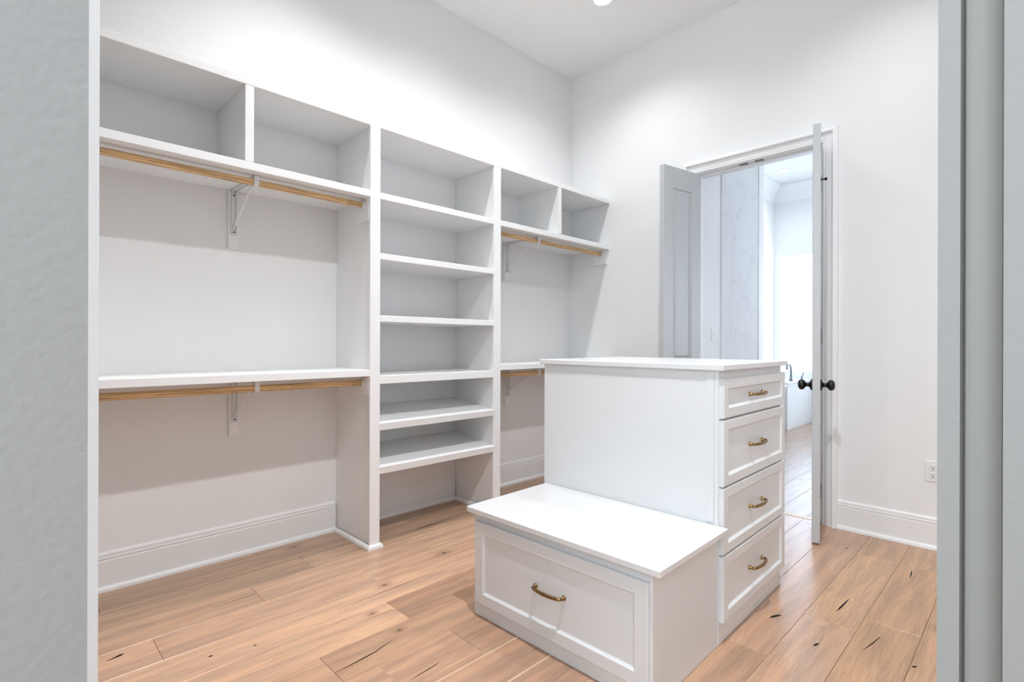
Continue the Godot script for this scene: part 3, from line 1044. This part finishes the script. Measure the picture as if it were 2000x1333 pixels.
# ------------------------------------------------------------------ bathroom
func build_bathroom() -> void:
	# walls: a block on the left faced in polished marble, then the far room
	var st := begin()
	box_uv(st, 3.94, 5.42, 0, CEIL, 1.95, 2.94)
	structure(commit(st, "wall_bath", M.wall), "white bathroom wall with a light switch, seen just inside the doors", "wall")
	st = begin()
	box_uv(st, 3.94, 9.0, 0, CEIL, 2.94, WALL_A + 0.14)
	structure(commit(st, "wall_bath_side", M.wall), "white left side wall of the far bathroom", "wall")
	st = begin()
	box_uv(st, 8.72, 8.9, 0, 0.75, 0.9, 2.94)
	box_uv(st, 8.72, 8.9, 2.55, CEIL, 0.9, 2.94)
	box_uv(st, 8.72, 8.9, 0.75, 2.55, 2.84, 2.94)
	box_uv(st, 8.72, 8.9, 0, CEIL, -1.3, 0.9)
	structure(commit(st, "wall_bath_far", M.wall), "white far wall of the bathroom, washed out by daylight", "wall")
	st = begin()
	box_uv(st, 3.94, 5.8, 0, CEIL, -1.3, -1.18)
	box_uv(st, 8.0, 9.0, 0, CEIL, -1.3, -1.18)
	box_uv(st, 5.8, 8.0, 0, 0.75, -1.3, -1.18)
	box_uv(st, 5.8, 8.0, 2.35, CEIL, -1.3, -1.18)
	structure(commit(st, "wall_bath_near", M.wall), "white bathroom wall opposite the marble, outside the photo", "wall")
	# window in the far wall
	var w := Node3D.new()
	w.name = "window_1"
	add_child(w)
	structure(w, "tall bright frosted window in the far bathroom wall, above the bathtub", "window")
	st = begin()
	box_uv(st, 8.735, 8.745, 0.75, 2.55, 0.9, 2.84)
	commit(st, "pane", M.frosted, w)
	st = begin()
	box_uv(st, 8.745, 8.80, 0.75, 2.55, 0.9, 0.95, 0.003)
	box_uv(st, 8.745, 8.80, 0.75, 2.55, 1.85, 1.90, 0.003)
	commit(st, "window_frame", M.trim, w)
	var w2 := Node3D.new()  # unseen pane added to brighten the bathroom
	w2.name = "window_2"
	add_child(w2)
	structure(w2, "added glowing pane opposite the marble to brighten the bathroom, outside the photo", "window")
	st = begin()
	box_uv(st, 5.8, 8.0, 0.75, 2.35, -1.25, -1.24)
	commit(st, "pane", M.frosted, w2)
	# crown moulding of the far room
	st = begin()
	var crown := [[0, 0], [0, -0.26], [0.012, -0.262], [0.016, -0.235], [0.03, -0.21], [0.06, -0.13], [0.105, -0.075], [0.125, -0.04], [0.135, -0.03], [0.135, 0.0]]
	var rings := []
	for c in [[5.42, 2.94, 0.0, -1.0], [8.72, 2.94, -1.0, -1.0], [8.72, -1.18, -1.0, 0.0]]:
		var ring := []
		for p in crown:
			ring.append(P(c[0] + c[2] * p[0], CEIL + p[1], c[1] + c[3] * p[0]))
		rings.append(ring)
	sweep(st, rings)
	structure(commit(st, "trim_crown", M.trim), "deep white crown moulding below the bathroom ceiling", "moulding")
	# marble slab on the block, with a white corner board after it
	var mt := SurfaceTool.new()
	mt.begin(Mesh.PRIMITIVE_TRIANGLES)
	mt.set_smooth_group(-1)
	for q in [[4.478, 0.0, 1.938], [5.312, 0.0, 1.938], [5.312, CEIL, 1.938], [4.478, 0.0, 1.938], [5.312, CEIL, 1.938], [4.478, CEIL, 1.938]]:
		mt.set_uv(Vector2((q[0] - 4.478) / 1.0, q[1] / 2.5))
		mt.add_vertex(P(q[0], q[1], q[2]))
	for q in [[4.478, 0.0, 1.938], [4.478, CEIL, 1.938], [4.478, CEIL, 1.95], [4.478, 0.0, 1.938], [4.478, CEIL, 1.95], [4.478, 0.0, 1.95]]:
		mt.set_uv(Vector2(0.0, q[1] / 2.5))
		mt.add_vertex(P(q[0], q[1], q[2]))
	structure(commit(mt, "wall_marble", M.marble), "polished pale grey marble slab wall beyond the doors", "wall panel")
	st = begin()
	box_uv(st, 5.312, 5.435, 0, CEIL, 1.930, 1.951, 0.003)
	box_uv(st, 5.42, 5.435, 0, CEIL, 1.951, 2.04, 0.003)
	structure(commit(st, "trim_bath", M.trim), "narrow white corner board at the end of the marble wall", "moulding")
	# light switch
	var o := thing("light_switch", P(4.325, 1.255, 1.95), "white rocker light switch on the bathroom wall beyond the doors", "light switch")
	st = begin()
	bx(st, Vector3(-0.036, -0.058, 0), Vector3(0.036, 0.058, 0.006), 0.003)
	commit(st, "wall_plate", M.plastic, o)
	st = begin()
	bx(st, Vector3(-0.005, -0.012, 0.005), Vector3(0.005, 0.012, 0.014), 0.002)
	commit(st, "toggle", M.plastic, o)
	# lights
	can_light(7.95, 2.55, "round recessed bathroom ceiling light beyond the doors", E.b1, CONE)
	can_light(6.0, 1.0, "round recessed bathroom ceiling light hidden behind the door leaf", E.b2, CONE)
	# freestanding tub with tapering sides, and a ledge at its far end that carries the filler
	var t := thing("bathtub", P(6.90, 0, 2.625), "white freestanding bathtub end with tapering sides, beside the black door knob", "bathtub")
	st = begin_smooth()
	var prof := [[0.86, 0.0], [0.88, 0.02], [0.97, 0.50], [1.0, 0.59], [1.03, 0.605], [1.03, 0.625], [0.95, 0.63], [0.93, 0.60], [0.84, 0.20], [0.70, 0.13], [0.0, 0.12]]
	var tr := []
	for p in prof:
		var ring := []
		for k in 48:
			var a := TAU * k / 48.0
			var c := cos(a)
			var s := sin(a)
			var f := 1.0 / pow(pow(absf(c), 5.0) + pow(absf(s), 5.0), 0.2)
			ring.append(Vector3(0.68 * f * c * p[0], p[1], 0.295 * f * s * p[0]) if p[0] > 0 else Vector3(0.001 * c, p[1], 0.001 * s))
		tr.append(ring)
	for r in tr.size() - 1:
		for k in 48:
			var j := (k + 1) % 48
			var rad: Vector3 = (tr[r][k] + tr[r][j]) * Vector3(1, 0, 1)
			var dr: float = prof[r + 1][0] - prof[r][0]
			var dz: float = prof[r + 1][1] - prof[r][1]
			quad(st, tr[r][k], tr[r][j], tr[r + 1][j], tr[r + 1][k], rad.normalized() * dz - Vector3.UP * dr * 0.5)
	commit(st, "tub_shell", M.tub, t, true)
	st = begin()
	box_uv(st, 7.62, 8.719, 0, 0.625, 2.39, 2.939)
	box_uv(st, 7.61, 8.719, 0.625, 0.65, 2.38, 2.939, 0.003)
	structure(commit(st, "wall_ledge", M.tub), "low white ledge under the tub filler in the far bathroom", "ledge")
	# tub filler: spout and two handles on the rim
	var fz := thing("tub_faucet", P(8.02, 0.65, 2.47), "chrome gooseneck tub filler with two handles on a white ledge", "faucet")
	st = begin_smooth()
	lathe(st, [[0, 0], [0.032, 0], [0.032, 0.008], [0.020, 0.02], [0.014, 0.05], [0.018, 0.07], [0.012, 0.085], [0.0, 0.09]], Vector3.ZERO, Vector3.UP, 20)
	tube(st, [Vector3(0, 0.08, 0), Vector3(-0.005, 0.14, 0), Vector3(-0.02, 0.20, 0), Vector3(-0.06, 0.235, 0), Vector3(-0.11, 0.24, 0), Vector3(-0.15, 0.225, 0), Vector3(-0.17, 0.19, 0), Vector3(-0.172, 0.165, 0)], [0.013, 0.013, 0.013, 0.013, 0.013, 0.013, 0.014, 0.016], 14)
	commit(st, "spout", M.chrome, fz, true)
	for s in [-1.0, 1.0]:
		st = begin_smooth()
		lathe(st, [[0, 0], [0.026, 0], [0.026, 0.006], [0.014, 0.02], [0.011, 0.045], [0.015, 0.06], [0.0, 0.07]], Vector3(0, 0, s * 0.14), Vector3.UP, 20)
		tube(st, [Vector3(0, 0.062, s * 0.14), Vector3(0.01, 0.085, s * 0.15), Vector3(0.02, 0.12, s * 0.155)], [0.007, 0.006, 0.008], 10)
		commit(st, "handle", M.chrome, fz, true)
